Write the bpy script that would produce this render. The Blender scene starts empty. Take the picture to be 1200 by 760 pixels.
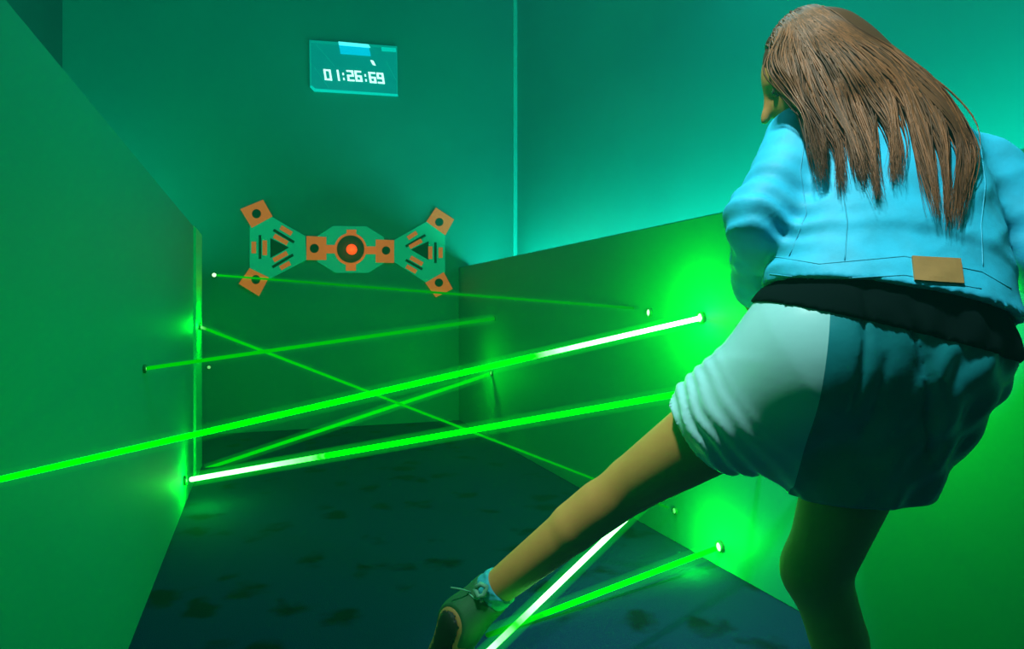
import bpy, bmesh, math, random
import numpy as np
from mathutils import Vector, Matrix
from mathutils.bvhtree import BVHTree

random.seed(7); RNG = np.random.default_rng(7)
S = bpy.context.scene
COL = S.collection
HC = 0.95                                   # camera height
FPX = 800.0                                 # focal length in pixels of a 1200 wide frame
TH = math.atan(293 / FPX)                   # camera turned right of the corridor axis
FWD = Vector((math.sin(TH), math.cos(TH), 0)); RGT = Vector((math.cos(TH), -math.sin(TH), 0)); UP = Vector((0, 0, 1))
CAM = Vector((0, 0, HC))

# ------------------------------------------------------------------ camera, world, lights, exposure
cd = bpy.data.cameras.new('camera'); cam = bpy.data.objects.new('camera', cd); COL.objects.link(cam)
cam.location = CAM; cam.rotation_euler = (math.pi / 2, 0, -TH)
cd.sensor_width = 36; cd.lens = FPX / 1200 * 36; cd.shift_y = -18 / 1200; cd.clip_start = 0.02
S.camera = cam
w = bpy.data.worlds.new('world'); S.world = w; w.use_nodes = True
w.node_tree.nodes['Background'].inputs[0].default_value = (0.0, 0.02, 0.012, 1)
w.node_tree.nodes['Background'].inputs[1].default_value = 0.0
vs = w.node_tree.nodes.new('ShaderNodeVolumeScatter')      # thin theatrical haze in the whole room
vs.inputs['Color'].default_value = (0.12, 1, 0.95, 1); vs.inputs['Density'].default_value = 0.03; vs.inputs['Anisotropy'].default_value = 0.3
w.node_tree.links.new(vs.outputs[0], w.node_tree.nodes['World Output'].inputs['Volume'])
S.view_settings.view_transform = 'Standard'; S.view_settings.look = 'None'
S.view_settings.gamma = 1; S.view_settings.use_curve_mapping = False
S.view_settings.exposure = 0.0

XR, XL, YB, YLE = 1.583, -0.35, 5.65, 4.50      # right half wall, left half wall, back wall, end of left wall
XRU, XLU, ZC, YF = 2.11, -1.33, 3.75, -1.6      # outer walls, ceiling, wall behind the camera
ZR, ZL = 1.306, 1.403                           # tops of the half walls

def light(name, kind, loc, energy, col, target=None, **kw):
    l = bpy.data.lights.new(name, kind); l.energy = energy; l.color = col
    for k, v in kw.items(): setattr(l, k, v)
    o = bpy.data.objects.new(name, l); COL.objects.link(o); o.location = loc
    if target is not None:
        o.rotation_euler = (Vector(target) - Vector(loc)).to_track_quat('-Z', 'Y').to_euler()
    return o
GREEN = (0.0, 1.0, 0.02)
# cyan cove strips behind the two half walls, spotlight over the person, unseen fill added to brighten the left wall
def aim(o, rot): o.rotation_euler = rot; return o
aim(light('cove_right', 'AREA', (1.90, 2.0, 1.18), 75, (0.03, 1.0, 0.86), shape='RECTANGLE', size=0.12, size_y=7.0), (math.pi, math.radians(-12), 0))
aim(light('cove_left', 'AREA', (-0.95, 2.0, 1.18), 60, (0.03, 1.0, 0.55), shape='RECTANGLE', size=0.12, size_y=7.0), (math.pi, 0, 0))
light('person_spot', 'SPOT', (0.0, 0.55, 3.5), 450, (0.68, 1.0, 0.95), (0.98, 1.08, 0.95), spot_size=math.radians(36), spot_blend=0.7, shadow_soft_size=0.12)
light('corridor_lamp', 'AREA', (1.3, 2.2, 3.4), 46, (0.1, 0.82, 1.0), (-0.5, 2.0, 0.9), shape='RECTANGLE', size=0.5, size_y=3.0)

# ------------------------------------------------------------------ helpers
def P(u, v, d):
    return CAM + RGT * ((u - 600) / FPX * d) + FWD * d + UP * ((362 - v) / FPX * d)
def ray(u, v): return (P(u, v, 1.0) - CAM)
def hit(u, v, axis, val):
    r = ray(u, v); t = (val - CAM[axis]) / r[axis]; return CAM + r * t

def mat(name, col, rough=0.6, metal=0.0, emis=None, es=1.0, spec=0.5, noise=None, bump=None, sheen=0):
    m = bpy.data.materials.new(name); m.use_nodes = True
    nt = m.node_tree; b = nt.nodes['Principled BSDF']
    b.inputs['Base Color'].default_value = (*col, 1); b.inputs['Roughness'].default_value = rough
    b.inputs['Metallic'].default_value = metal; b.inputs['Specular IOR Level'].default_value = spec
    b.inputs['Sheen Weight'].default_value = sheen
    if emis:
        b.inputs['Emission Color'].default_value = (*emis, 1); b.inputs['Emission Strength'].default_value = es
    tc = nt.nodes.new('ShaderNodeTexCoord')
    if noise:                                # (scale, colour2, detail)
        n = nt.nodes.new('ShaderNodeTexNoise'); n.inputs['Scale'].default_value = noise[0]; n.inputs['Detail'].default_value = noise[2]
        mp = nt.nodes.new('ShaderNodeMapping'); mp.inputs['Scale'].default_value = noise[3] if len(noise) > 3 else (1, 1, 1)
        nt.links.new(tc.outputs['Object'], mp.inputs[0]); nt.links.new(mp.outputs[0], n.inputs['Vector'])
        r = nt.nodes.new('ShaderNodeValToRGB'); r.color_ramp.elements[0].color = (*col, 1); r.color_ramp.elements[1].color = (*noise[1], 1)
        r.color_ramp.elements[0].position = 0.35; r.color_ramp.elements[1].position = 0.65
        nt.links.new(n.outputs[0], r.inputs[0]); nt.links.new(r.outputs[0], b.inputs['Base Color'])
    if bump:                                 # (scale, strength, distance, stretch)
        n = nt.nodes.new('ShaderNodeTexNoise'); n.inputs['Scale'].default_value = bump[0]; n.inputs['Detail'].default_value = 3
        mp = nt.nodes.new('ShaderNodeMapping'); mp.inputs['Scale'].default_value = bump[3] if len(bump) > 3 else (1, 1, 1)
        nt.links.new(tc.outputs['Object'], mp.inputs[0]); nt.links.new(mp.outputs[0], n.inputs['Vector'])
        bp = nt.nodes.new('ShaderNodeBump'); bp.inputs['Strength'].default_value = bump[1]; bp.inputs['Distance'].default_value = bump[2]
        nt.links.new(n.outputs[0], bp.inputs['Height']); nt.links.new(bp.outputs[0], b.inputs['Normal'])
    return m

def link(name, me, m=None, parent=None):
    o = bpy.data.objects.new(name, me); COL.objects.link(o)
    if m: me.materials.append(m)
    if parent: o.parent = parent
    return o
def tag(o, label=None, cat=None, group=None, kind=None):
    if label: o['label'] = label
    if cat: o['kind'] = 'thing'
    if cat: o['category'] = cat
    if group: o['group'] = group
    if kind: o['kind'] = kind
    return o
def empty(name, loc, rot=None):
    o = bpy.data.objects.new(name, None); COL.objects.link(o); o.location = loc; o.empty_display_size = 0.05
    if rot: o.rotation_euler = rot
    return o
def box(name, lo, hi, m, parent=None, bevel=0.0):
    bm = bmesh.new(); bmesh.ops.create_cube(bm, size=1)
    lo = Vector(lo); hi = Vector(hi); c = (lo + hi) / 2
    for v in bm.verts: v.co = Vector([v.co[i] * (hi[i] - lo[i]) for i in range(3)])
    if bevel: bmesh.ops.bevel(bm, geom=bm.edges[:], offset=bevel, segments=2, affect='EDGES')
    me = bpy.data.meshes.new(name); bm.to_mesh(me); bm.free()
    o = link(name, me, m, parent); o.location = c if not parent else c - parent.location
    return o
def tube(path, radii, n=6, close=True):
    """vertices and faces of a tube along a list of points"""
    V, F = [], []
    path = [Vector(p) for p in path]; L = len(path)
    ref = None
    for i, p in enumerate(path):
        t = (path[min(i + 1, L - 1)] - path[max(i - 1, 0)]).normalized()
        if ref is None: ref = t.orthogonal().normalized()
        a = (ref - t * ref.dot(t)).normalized(); ref = a; b = t.cross(a)
        r = radii[i] if hasattr(radii, '__len__') else radii
        for k in range(n):
            an = 2 * math.pi * k / n; V.append(p + a * (r * math.cos(an)) + b * (r * math.sin(an)))
    for i in range(L - 1):
        for k in range(n):
            F.append((i * n + k, i * n + (k + 1) % n, (i + 1) * n + (k + 1) % n, (i + 1) * n + k))
    if close:
        F.append(tuple(range(n - 1, -1, -1))); F.append(tuple(range((L - 1) * n, L * n)))
    return V, F
def mesh(name, V, F, smooth=True, off=None):
    me = bpy.data.meshes.new(name)
    if off is not None: V = [Vector(v) - Vector(off) for v in V]
    me.from_pydata([tuple(v) for v in V], [], [tuple(f) for f in F]); me.update()
    if smooth: me.polygons.foreach_set('use_smooth', [True] * len(me.polygons))
    return me

# ------------------------------------------------------------------ materials
def paint(name, col, col2, rough):
    return mat(name, col, rough, noise=(1.3, col2, 3), bump=(60, 0.05, 0.002))
M = {}
M['upper'] = paint('teal_wall_paint', (0.004, 0.30, 0.215), (0.004, 0.27, 0.20), 0.42)
M['lower'] = paint('green_wall_paint', (0.004, 0.30, 0.23), (0.004, 0.28, 0.215), 0.6)
M['back'] = M['upper']
M['ceil'] = mat('dark_ceiling_paint', (0.01, 0.10, 0.09), 0.8)
M['trim'] = mat('pale_acrylic_trim', (0.03, 0.75, 0.62), 0.3)
M['housing'] = mat('green_metal_housing', (0.02, 0.22, 0.06), 0.35, 0.3)
M['lens'] = mat('lit_laser_lens', (0.2, 0.9, 0.3), 0.2, emis=(0.55, 1.0, 0.62), es=1.6)
M['lens_dim'] = mat('faint_laser_lens', (0.2, 0.9, 0.3), 0.2, emis=(0.25, 0.9, 0.3), es=0.6)
def carpet():
    m = bpy.data.materials.new('patterned_carpet'); m.use_nodes = True; nt = m.node_tree; b = nt.nodes['Principled BSDF']
    b.inputs['Roughness'].default_value = 0.95; b.inputs['Specular IOR Level'].default_value = 0.1
    tc = nt.nodes.new('ShaderNodeTexCoord')
    n = nt.nodes.new('ShaderNodeTexNoise'); n.inputs['Scale'].default_value = 9; n.inputs['Detail'].default_value = 2
    mx = nt.nodes.new('ShaderNodeMixRGB'); mx.blend_type = 'LINEAR_LIGHT'; mx.inputs[0].default_value = 0.10
    nt.links.new(tc.outputs['Object'], n.inputs['Vector']); nt.links.new(tc.outputs['Object'], mx.inputs[1]); nt.links.new(n.outputs['Color'], mx.inputs[2])
    v = nt.nodes.new('ShaderNodeTexVoronoi'); v.inputs['Scale'].default_value = 4.6; nt.links.new(mx.outputs[0], v.inputs['Vector'])
    r = nt.nodes.new('ShaderNodeValToRGB'); e = r.color_ramp.elements
    e[0].position = 0.17; e[0].color = (0.001, 0.006, 0.018, 1); e[1].position = 0.36; e[1].color = (0.004, 0.023, 0.085, 1)
    nt.links.new(v.outputs['Distance'], r.inputs[0]); nt.links.new(r.outputs[0], b.inputs['Base Color'])
    n2 = nt.nodes.new('ShaderNodeTexNoise'); n2.inputs['Scale'].default_value = 240; nt.links.new(tc.outputs['Object'], n2.inputs['Vector'])
    bp = nt.nodes.new('ShaderNodeBump'); bp.inputs['Strength'].default_value = 0.5; bp.inputs['Distance'].default_value = 0.004
    nt.links.new(n2.outputs[0], bp.inputs['Height']); nt.links.new(bp.outputs[0], b.inputs['Normal'])
    return m
M['carpet'] = carpet()

# ------------------------------------------------------------------ the room
def struct(o): o['kind'] = 'structure'; return o
T = 0.1
struct(box('floor', (XLU - T, YF - T, -0.1), (XRU + T, YB + T, 0), M['carpet']))
struct(box('ceiling', (XLU - T, YF - T, ZC), (XRU + T, YB + T, ZC + 0.1), M['ceil']))
struct(box('wall_back', (XLU - T, YB, 0), (XRU + T, YB + T, ZC), M['back']))
struct(box('wall_front', (XLU - T, YF - T, 0), (XRU + T, YF, ZC), M['ceil']))
struct(box('wall_right_upper', (XRU, YF, 0), (XRU + T, YB, ZC), M['upper']))
struct(box('wall_left_outer', (XLU - T, YF, 0), (XLU, YB, ZC), M['ceil']))
struct(box('wall_right', (XR, YF, 0), (XR + 0.14, YB, ZR), M['lower'], bevel=0.004))
struct(box('wall_left', (XL - 0.14, YF, 0), (XL, YLE - 0.42, ZL), M['lower'], bevel=0.004))
struct(box('trim_1', (XL - 0.15, YLE - 0.42, 0), (XL + 0.012, YLE, ZL + 0.004), mat('pale_green_post_paint', (0.01, 0.72, 0.30), 0.35, bump=(60, 0.05, 0.002)), bevel=0.012))  # wall end painted paler green for the streak of laser light
struct(box('trim_2', (XRU - 0.035, YB - 0.035, 0), (XRU, YB, ZC), M['trim'], bevel=0.008))
# light strips lying in the coves behind the half walls
M['diff'] = mat('lit_cyan_diffuser', (0.1, 0.8, 0.8), 0.5, emis=(0.05, 0.9, 0.75), es=0.6)
for x, lab, xa, xb in ((1.90, 'cyan light strip lying in the cove behind the right half wall', 1.723, 2.11), (-0.95, 'cyan light strip lying in the cove behind the left half wall', -1.33, -0.49)):
    cs = empty('cove_strip', (x, 2.0, 1.10)); tag(cs, lab, 'light strip', 'light strips in the coves')
    box('channel', (x - 0.08, -1.5, 1.10), (x + 0.08, 5.5, 1.13), M['housing'], cs)
    box('diffuser', (x - 0.06, -1.48, 1.13), (x + 0.06, 5.48, 1.145), M['diff'], cs)
    for y in (-0.5, 2.0, 4.5): box('bracket', (xa + 0.002, y - 0.04, 1.06), (xb - 0.002, y + 0.04, 1.10), M['housing'], cs)

# ------------------------------------------------------------------ emblem and clock on the back wall
def wallpt(u, v, off=0.0):
    p = hit(u, v, 1, YB - off); return p.x, p.z
def plate(name, pts, y0, y1, m, parent, bevel=0.003):
    """polygon in image points laid on the back wall, standing proud between y0 and y1 from the wall"""
    q = [wallpt(u, v) for u, v in pts]
    bm = bmesh.new(); L = parent.location
    vs = [bm.verts.new((x - L.x, YB - y0 - L.y, z - L.z)) for x, z in q]
    f = bm.faces.new(vs); r = bmesh.ops.extrude_face_region(bm, geom=[f])
    for e in r['geom']:
        if isinstance(e, bmesh.types.BMVert): e.co.y -= (y1 - y0)
    bmesh.ops.recalc_face_normals(bm, faces=bm.faces[:])
    me = bpy.data.meshes.new(name); bm.to_mesh(me); bm.free()
    return link(name, me, m, parent)
def z2(pts): return [(260 + x / 4.138, 220 + y / 4.138) for x, y in pts]
def circ(x, y, r, n=24): return [(x + r * math.cos(2 * math.pi * i / n), y + r * math.sin(2 * math.pi * i / n)) for i in range(n)]
def bar(x0, y0, x1, y1, wd):
    d = Vector((x1 - x0, y1 - y0)).normalized(); nx, ny = -d.y * wd / 2, d.x * wd / 2
    return [(x0 + nx, y0 + ny), (x1 + nx, y1 + ny), (x1 - nx, y1 - ny), (x0 - nx, y0 - ny)]
def sign(name, col, es): return mat(name, col, 0.5, emis=col, es=es)
M['s_teal'] = sign('backlit_teal_acrylic', (0.005, 0.40, 0.20), 0.42)
M['s_orange'] = sign('backlit_orange_acrylic', (0.55, 0.12, 0.02), 0.62)
M['s_dark'] = mat('dark_green_inlay', (0.0, 0.05, 0.02), 0.6)
M['s_red'] = mat('glowing_red_lamp', (1, 0.1, 0.02), 0.4, emis=(1.0, 0.07, 0.01), es=1.1)
ex, ez = wallpt(412, 292)
em = empty('wall_emblem', (ex, YB, ez)); tag(em, 'teal and orange hourglass shaped target emblem mounted on the back wall', 'wall emblem')
def tagsq(pts, c, r):
    o = plate('corner_tag', z2(pts), 0.012, 0.03, M['s_orange'], em)
    h = plate('hole', z2(circ(c[0], c[1], r)), 0.03, 0.034, M['s_dark'], em); h.parent = o; return o
W1 = [(135, 180), (240, 140), (405, 235), (410, 350), (235, 440), (135, 390)]
W2 = [(832, 255), (990, 165), (1080, 220), (1080, 410), (990, 460), (835, 360)]
OC = [(462, 235), (540, 185), (700, 187), (785, 240), (785, 365), (710, 412), (550, 412), (462, 358)]
plate('wing_plate', z2(W1), 0.002, 0.016, M['s_teal'], em)
plate('wing_plate', z2(W2), 0.002, 0.016, M['s_teal'], em)
plate('centre_plate', z2(OC), 0.002, 0.012, M['s_teal'], em)
for t in ([(235, 245), (235, 340), (325, 290)], [(1000, 260), (1000, 350), (915, 300)]):
    plate('triangle_inlay', z2(t), 0.016, 0.020, M['s_dark'], em)
for b in ((185, 230, 185, 345, 13), (250, 205, 350, 265, 13), (245, 385, 345, 325, 13), (1033, 265, 1033, 365, 12), (890, 285, 985, 230, 12), (890, 350, 970, 395, 12)):
    plate('slot', z2(bar(*b)), 0.016, 0.020, M['s_dark'], em)
for b in ((155, 262, 155, 318, 22), (208, 256, 208, 327, 22), (285, 192, 338, 224, 22), (253, 233, 318, 270, 22), (250, 352, 316, 316, 22), (283, 390, 330, 364, 22),
          (1008, 285, 1008, 345, 19), (1058, 290, 1058, 340, 19), (900, 245, 942, 218, 20), (908, 288, 966, 256, 20), (913, 338, 970, 371, 20), (893, 380, 940, 408, 20)):
    plate('orange_bar', z2(bar(*b)), 0.016, 0.024, M['s_orange'], em)
tagsq([(90, 105), (200, 60), (245, 140), (145, 195)], (168, 128), 22)
tagsq([(135, 390), (228, 435), (180, 525), (82, 465)], (165, 445), 22)
tagsq([(410, 235), (505, 240), (505, 350), (410, 350)], (447, 295), 22)
tagsq([(745, 252), (832, 255), (832, 364), (745, 362)], (793, 305), 20)
tagsq([(1035, 98), (1122, 155), (1080, 230), (990, 165)], (1050, 168), 20)
tagsq([(985, 460), (1072, 410), (1115, 490), (1035, 530)], (1048, 460), 20)
plate('link_bar', z2([(505, 278), (560, 278), (560, 318), (505, 318)]), 0.012, 0.024, M['s_orange'], em)
plate('link_bar', z2([(690, 285), (745, 285), (745, 322), (690, 322)]), 0.012, 0.024, M['s_orange'], em)
plate('knob', z2([(604, 204), (650, 204), (650, 240), (604, 240)]), 0.012, 0.024, M['s_orange'], em)
plate('knob', z2([(600, 365), (648, 365), (648, 402), (600, 402)]), 0.012, 0.024, M['s_orange'], em)
plate('target_ring', z2(circ(622, 298, 78, 40)), 0.012, 0.026, M['s_orange'], em)
plate('target_disc', z2(circ(622, 298, 66, 40)), 0.026, 0.032, M['s_dark'], em)
bm = bmesh.new(); bmesh.ops.create_uvsphere(bm, u_segments=20, v_segments=12, radius=0.043)
for v in bm.verts: v.co.y *= 0.6
me = bpy.data.meshes.new('lamp'); bm.to_mesh(me); bm.free(); o = link('lamp', me, M['s_red'], em)
lx, lz = wallpt(260 + 627 / 4.138, 220 + 300 / 4.138); o.location = (lx - ex, -0.034, lz - ez)
light('emblem_glow', 'POINT', (lx, YB - 0.12, lz), 0.35, (1.0, 0.12, 0.02), shadow_soft_size=0.03)

def z1(pts): return [(340 + x / 7.6, 30 + y / 7.6) for x, y in pts]
M['panel'] = mat('lit_teal_screen', (0.0, 0.2, 0.18), 0.25, emis=(0.0, 0.30, 0.27), es=0.55, noise=(6, (0.0, 0.24, 0.2), 2))
M['frame'] = mat('lit_cyan_frame', (0.0, 0.5, 0.45), 0.3, emis=(0.0, 0.62, 0.50), es=0.7)
M['framedim'] = mat('dim_cyan_frame', (0.0, 0.3, 0.26), 0.3, emis=(0.0, 0.36, 0.28), es=0.55)
M['tab'] = mat('lit_blue_tab', (0.0, 0.4, 0.7), 0.3, emis=(0.0, 0.48, 0.68), es=0.9)
M['digit'] = mat('lit_white_digit', (0.7, 0.95, 0.95), 0.3, emis=(0.66, 0.98, 0.95), es=1.1)
M['tabtop'] = mat('bright_tab_edge', (0.3, 0.9, 0.95), 0.3, emis=(0.10, 0.85, 0.95), es=1.0)
sx, sz = wallpt(413, 81)
sc = empty('timer_screen', (sx, YB, sz)); tag(sc, 'cyan lit timer screen of white digits high on the back wall', 'timer screen')
plate('panel', z1([(170, 145), (945, 200), (950, 635), (215, 590), (175, 550)]), 0.0, 0.03, M['panel'], sc)
plate('frame_edge', z1([(175, 545), (190, 545), (222, 572), (950, 620), (955, 640), (212, 597), (175, 560)]), 0.03, 0.036, M['frame'], sc)
plate('frame_edge', z1([(168, 142), (182, 144), (190, 548), (174, 550)]), 0.03, 0.036, M['framedim'], sc)
plate('frame_edge', z1([(168, 142), (945, 197), (945, 212), (168, 160)]), 0.03, 0.036, M['framedim'], sc)
plate('frame_edge', z1([(938, 200), (946, 200), (951, 630), (943, 630)]), 0.03, 0.034, M['framedim'], sc)
plate('header_tab', z1([(425, 162), (690, 190), (712, 285), (445, 265)]), 0.036, 0.044, M['tab'], sc)
plate('header_edge', z1([(425, 160), (690, 185), (708, 215), (428, 190)]), 0.044, 0.048, M['tabtop'], sc)
plate('corner_label', z1([(805, 205), (935, 215), (938, 248), (810, 240)]), 0.034, 0.038, M['frame'], sc)
plate('marker', z1([(708, 320), (735, 325), (757, 368), (730, 362)]), 0.034, 0.038, M['digit'], sc)
plate('hairline', z1(bar(230, 180, 390, 370, 5)), 0.030, 0.032, M['framedim'], sc)
plate('hairline', z1(bar(215, 385, 340, 560, 5)), 0.030, 0.032, M['framedim'], sc)
plate('hairline', z1(bar(850, 330, 940, 500, 5)), 0.030, 0.032, M['framedim'], sc)
SEG = {'0': 'abcdef', '1': 'bc', '2': 'abged', '6': 'afgedc', '9': 'abcdfg'}
def digit(ch, x, y, wd, ht):
    """seven segment figure, slanted, in screen-zoom points; all its segments make one part"""
    t = 13; bm = bmesh.new(); L = sc.location
    def pt(a, b): return (x + a + 0.16 * b, y + b + 0.07 * a)
    R = {'a': (0, 0, wd, t), 'd': (0, ht - t, wd, ht), 'g': (0, ht / 2 - t / 2, wd, ht / 2 + t / 2), 'f': (0, 0, t * 1.3, ht / 2), 'e': (0, ht / 2, t * 1.3, ht), 'b': (wd - t * 1.3, 0, wd, ht / 2), 'c': (wd - t * 1.3, ht / 2, wd, ht)}
    rects = [R[s] for s in SEG[ch]] if ch != '.' else [(0, 0, t, t * 1.5)]
    for k, (a0, b0, a1, b1) in enumerate(rects):
        q = [wallpt(*z) for z in z1([pt(a0, b0), pt(a1, b0), pt(a1, b1), pt(a0, b1)])]
        y1 = YB - 0.037 - 0.0004 * k
        fr = [bm.verts.new((p - L.x, y1 - L.y, r - L.z)) for p, r in q]; bk = [bm.verts.new((p - L.x, YB - 0.029 - L.y, r - L.z)) for p, r in q]
        bm.faces.new(fr)
        for i in range(4): bm.faces.new((fr[i], bk[i], bk[(i + 1) % 4], fr[(i + 1) % 4]))
    bmesh.ops.recalc_face_normals(bm, faces=bm.faces[:])
    me = bpy.data.meshes.new('digit'); bm.to_mesh(me); bm.free()
    link('colon_dot' if ch == '.' else 'digit', me, M['digit'], sc)
for ch, x, y, wd in (('0', 292, 400, 64), ('1', 384, 404, 42), (':', 456, 408, 12), ('2', 495, 408, 60), ('6', 566, 412, 60), (':', 652, 420, 12), ('6', 690, 424, 60), ('9', 762, 430, 60)):
    if ch == ':':
        digit('.', x + 4, y + 24, wd, 95); digit('.', x + 11, y + 68, wd, 95)
    else: digit(ch, x, y, wd, 95)

# ------------------------------------------------------------------ lasers
def volume_glow(name, col, strength):
    m = bpy.data.materials.new(name); m.use_nodes = True; nt = m.node_tree
    for n in list(nt.nodes):
        if n.type == 'BSDF_PRINCIPLED': nt.nodes.remove(n)
    e = nt.nodes.new('ShaderNodeEmission'); e.inputs[0].default_value = (*col, 1); e.inputs[1].default_value = strength
    nt.links.new(e.outputs[0], nt.nodes['Material Output'].inputs['Volume'])
    return m
def beam_mat(name, stops, seed, power=1.0):
    m = bpy.data.materials.new(name); m.use_nodes = True; nt = m.node_tree
    for n in list(nt.nodes):
        if n.type == 'BSDF_PRINCIPLED': nt.nodes.remove(n)
    tc = nt.nodes.new('ShaderNodeTexCoord'); sp = nt.nodes.new('ShaderNodeSeparateXYZ'); nt.links.new(tc.outputs['Generated'], sp.inputs[0])
    r = nt.nodes.new('ShaderNodeValToRGB'); e = r.color_ramp.elements
    while len(e) < len(stops): e.new(0.5)
    for i, (p, c) in enumerate(stops): e[i].position = p; e[i].color = (*c, 1)
    nz = nt.nodes.new('ShaderNodeTexNoise'); nz.inputs['Scale'].default_value = 14; nz.inputs['Detail'].default_value = 4
    mp = nt.nodes.new('ShaderNodeMapping'); mp.inputs['Scale'].default_value = (0.5, 0.5, 1); mp.inputs['Location'].default_value = (seed, 0, seed * 3.1)
    nt.links.new(tc.outputs['Object'], mp.inputs[0]); nt.links.new(mp.outputs[0], nz.inputs['Vector'])
    ad = nt.nodes.new('ShaderNodeMath'); ad.operation = 'MULTIPLY_ADD'; ad.inputs[1].default_value = 0.10; nt.links.new(nz.outputs[0], ad.inputs[0])
    ad2 = nt.nodes.new('ShaderNodeMath'); ad2.operation = 'SUBTRACT'; ad2.inputs[1].default_value = 0.05
    nt.links.new(sp.outputs['Z'], ad.inputs[2]); nt.links.new(ad.outputs[0], ad2.inputs[0]); nt.links.new(ad2.outputs[0], r.inputs[0])
    em_ = nt.nodes.new('ShaderNodeEmission'); nt.links.new(r.outputs[0], em_.inputs[0]); em_.inputs[1].default_value = power
    nt.links.new(em_.outputs[0], nt.nodes['Material Output'].inputs['Surface'])
    return m
GA = 'laser beams crossing the corridor'
def beam(p0, p1, r0, r1, stops, glow, label, idx, gl=3.2, power=1.0, t0=0.04, t1=0.03):
    d = (p1 - p0).normalized(); p0 = p0 + d * t0; p1 = p1 - d * t1; d = p1 - p0; L = d.length
    o = empty('laser_beam', p0, d.to_track_quat('Z', 'Y').to_euler()); tag(o, label, 'laser beam', GA)
    n = 24
    V, F = tube([(0, 0, L * i / n) for i in range(n + 1)], [r0 + (r1 - r0) * i / n for i in range(n + 1)], 10)
    link('core', mesh('core', V, F), beam_mat('laser_light_%d' % idx, stops, idx, power), o)
    V, F = tube([(0, 0, 0), (0, 0, L)], [r0 * gl, r1 * gl], 16)
    link('glow', mesh('glow', V, F), volume_glow('laser_glow_%d' % idx, (0.0, 1.0, 0.01), glow), o)
    return o
def emitter(p, nrm, label, size=0.02, dim=False, power=0.0, off=0.07):
    o = empty('laser_emitter', p, Vector(nrm).to_track_quat('Z', 'Y').to_euler()); tag(o, label, 'laser emitter', 'laser emitters and mirrors on the walls')
    V, F = [], []; n = 20; prof = [(1.0, 0.0), (1.0, 0.5), (0.92, 0.62), (0.74, 0.62), (0.70, 0.45)]
    for r, z in prof:
        for k in range(n): V.append((r * size * math.cos(2 * math.pi * k / n), r * size * math.sin(2 * math.pi * k / n), z * size))
    for i in range(len(prof) - 1):
        for k in range(n): F.append((i * n + k, i * n + (k + 1) % n, (i + 1) * n + (k + 1) % n, (i + 1) * n + k))
    link('bezel', mesh('bezel', V, F), M['housing'], o)
    V, F = [(0, 0, 0.62 * size)], []
    for j, (r, z) in enumerate(((0.4, 0.56), (0.70, 0.42))):
        for k in range(n): V.append((r * size * math.cos(2 * math.pi * k / n), r * size * math.sin(2 * math.pi * k / n), z * size))
    for k in range(n):
        F.append((0, 1 + k, 1 + (k + 1) % n)); F.append((1 + k, 1 + n + k, 1 + n + (k + 1) % n, 1 + (k + 1) % n))
    link('lens', mesh('lens', V, F), M['lens_dim' if dim else 'lens'], o)
    if power:
        light('laser_spill', 'POINT', p + Vector(nrm) * off, power, GREEN, shadow_soft_size=0.02)
    return o
G0 = (0.0, 0.10, 0.0); G1 = (0.0, 0.30, 0.0); G2 = (0.0, 0.62, 0.0); G3 = (0.0, 1.0, 0.0); WH = (0.17, 1.0, 0.22)
RN, LN, BN = (-1, 0, 0), (1, 0, 0), (0, -1, 0)
a0, a1 = hit(251, 322, 1, YB - 0.012), hit(762, 366, 0, XR)
beam(a0, hit(757, 362, 0, XR), 0.007, 0.006, [(0, G2), (0.3, G1), (1, G1)], 1.0, 'thin faint green beam passing just below the wall emblem', 1, t1=0.06)
b0, b1 = hit(168, 432, 0, XL), hit(580, 373, 0, XR)
beam(b0, b1, 0.006, 0.012, [(0, G2), (1, (0, .30, 0))], 0.8, 'short dim green beam from left wall rising to the far corner, below the emblem', 2, t0=0.012)
c0, c1 = hit(233, 382, 0, XL + 0.012), hit(792, 598, 0, XR)
beam(c0, c1, 0.008, 0.004, [(0, WH), (0.02, G2), (0.5, G2), (1, G1)], 1.3, 'thin green beam sloping down to the right from the left wall end', 3, t0=0.012)
d0, d1 = hit(-90, 582, 0, XL), hit(823, 372, 0, XR)
beam(d0, d1, 0.0031, 0.0088, [(0, G2), (0.15, G3), (0.50, G3), (0.72, WH), (1, (0.22, 1, 0.28))], 4.0, 'brightest green to white beam crossing the whole corridor into right wall', 4, 3.4, 17.0)
e0, e1 = hit(232, 552, 1, YLE - 0.02), hit(577, 437, 0, XR)
beam(e0, e1, 0.010, 0.0125, [(0, G2), (0.4, (0, .85, 0)), (1, (0, .8, 0))], 2.2, 'short green beam under the brightest one, ending at the far corner', 5, 3.2)
f0, f1 = hit(215, 563, 0, XL), hit(1070, 413, 0, XR)
beam(f0, f1, 0.011, 0.0075, [(0, (0.22, 1, 0.28)), (0.12, WH), (0.3, G3), (1, G3)], 3.0, 'bright beam with white left end running behind the skirt', 6, 3.2, 8.0, 0.06, 0.06)
g0, g1 = P(540, 794, 1.40), hit(905, 443, 0, XR)
beam(g0, g1, 0.0064, 0.0070, [(0, WH), (0.1, G3), (0.16, (0.22, 1, 0.28)), (1, (0.22, 1, 0.28))], 5.0, 'thick white-hot beam slanting steeply beneath the lifted leg', 7, 3.4, 7.0)
h0, h1 = hit(556, 750, 2, 0.0), hit(845, 640, 0, XR)
beam(h0, h1, 0.008, 0.0088, [(0, (0, 0.015, 0)), (0.08, (0, 0.03, 0)), (0.2, (0, 0.09, 0)), (0.4, G3), (1, G3)], 2.6, 'green beam low over the carpet ending in right wall glow', 8, 3.4, 9.0)
emitter(a0 + Vector((0, .012, 0)), BN, 'tiny emitter at the left edge of the back wall, level with emblem bottom', 0.022)
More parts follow.
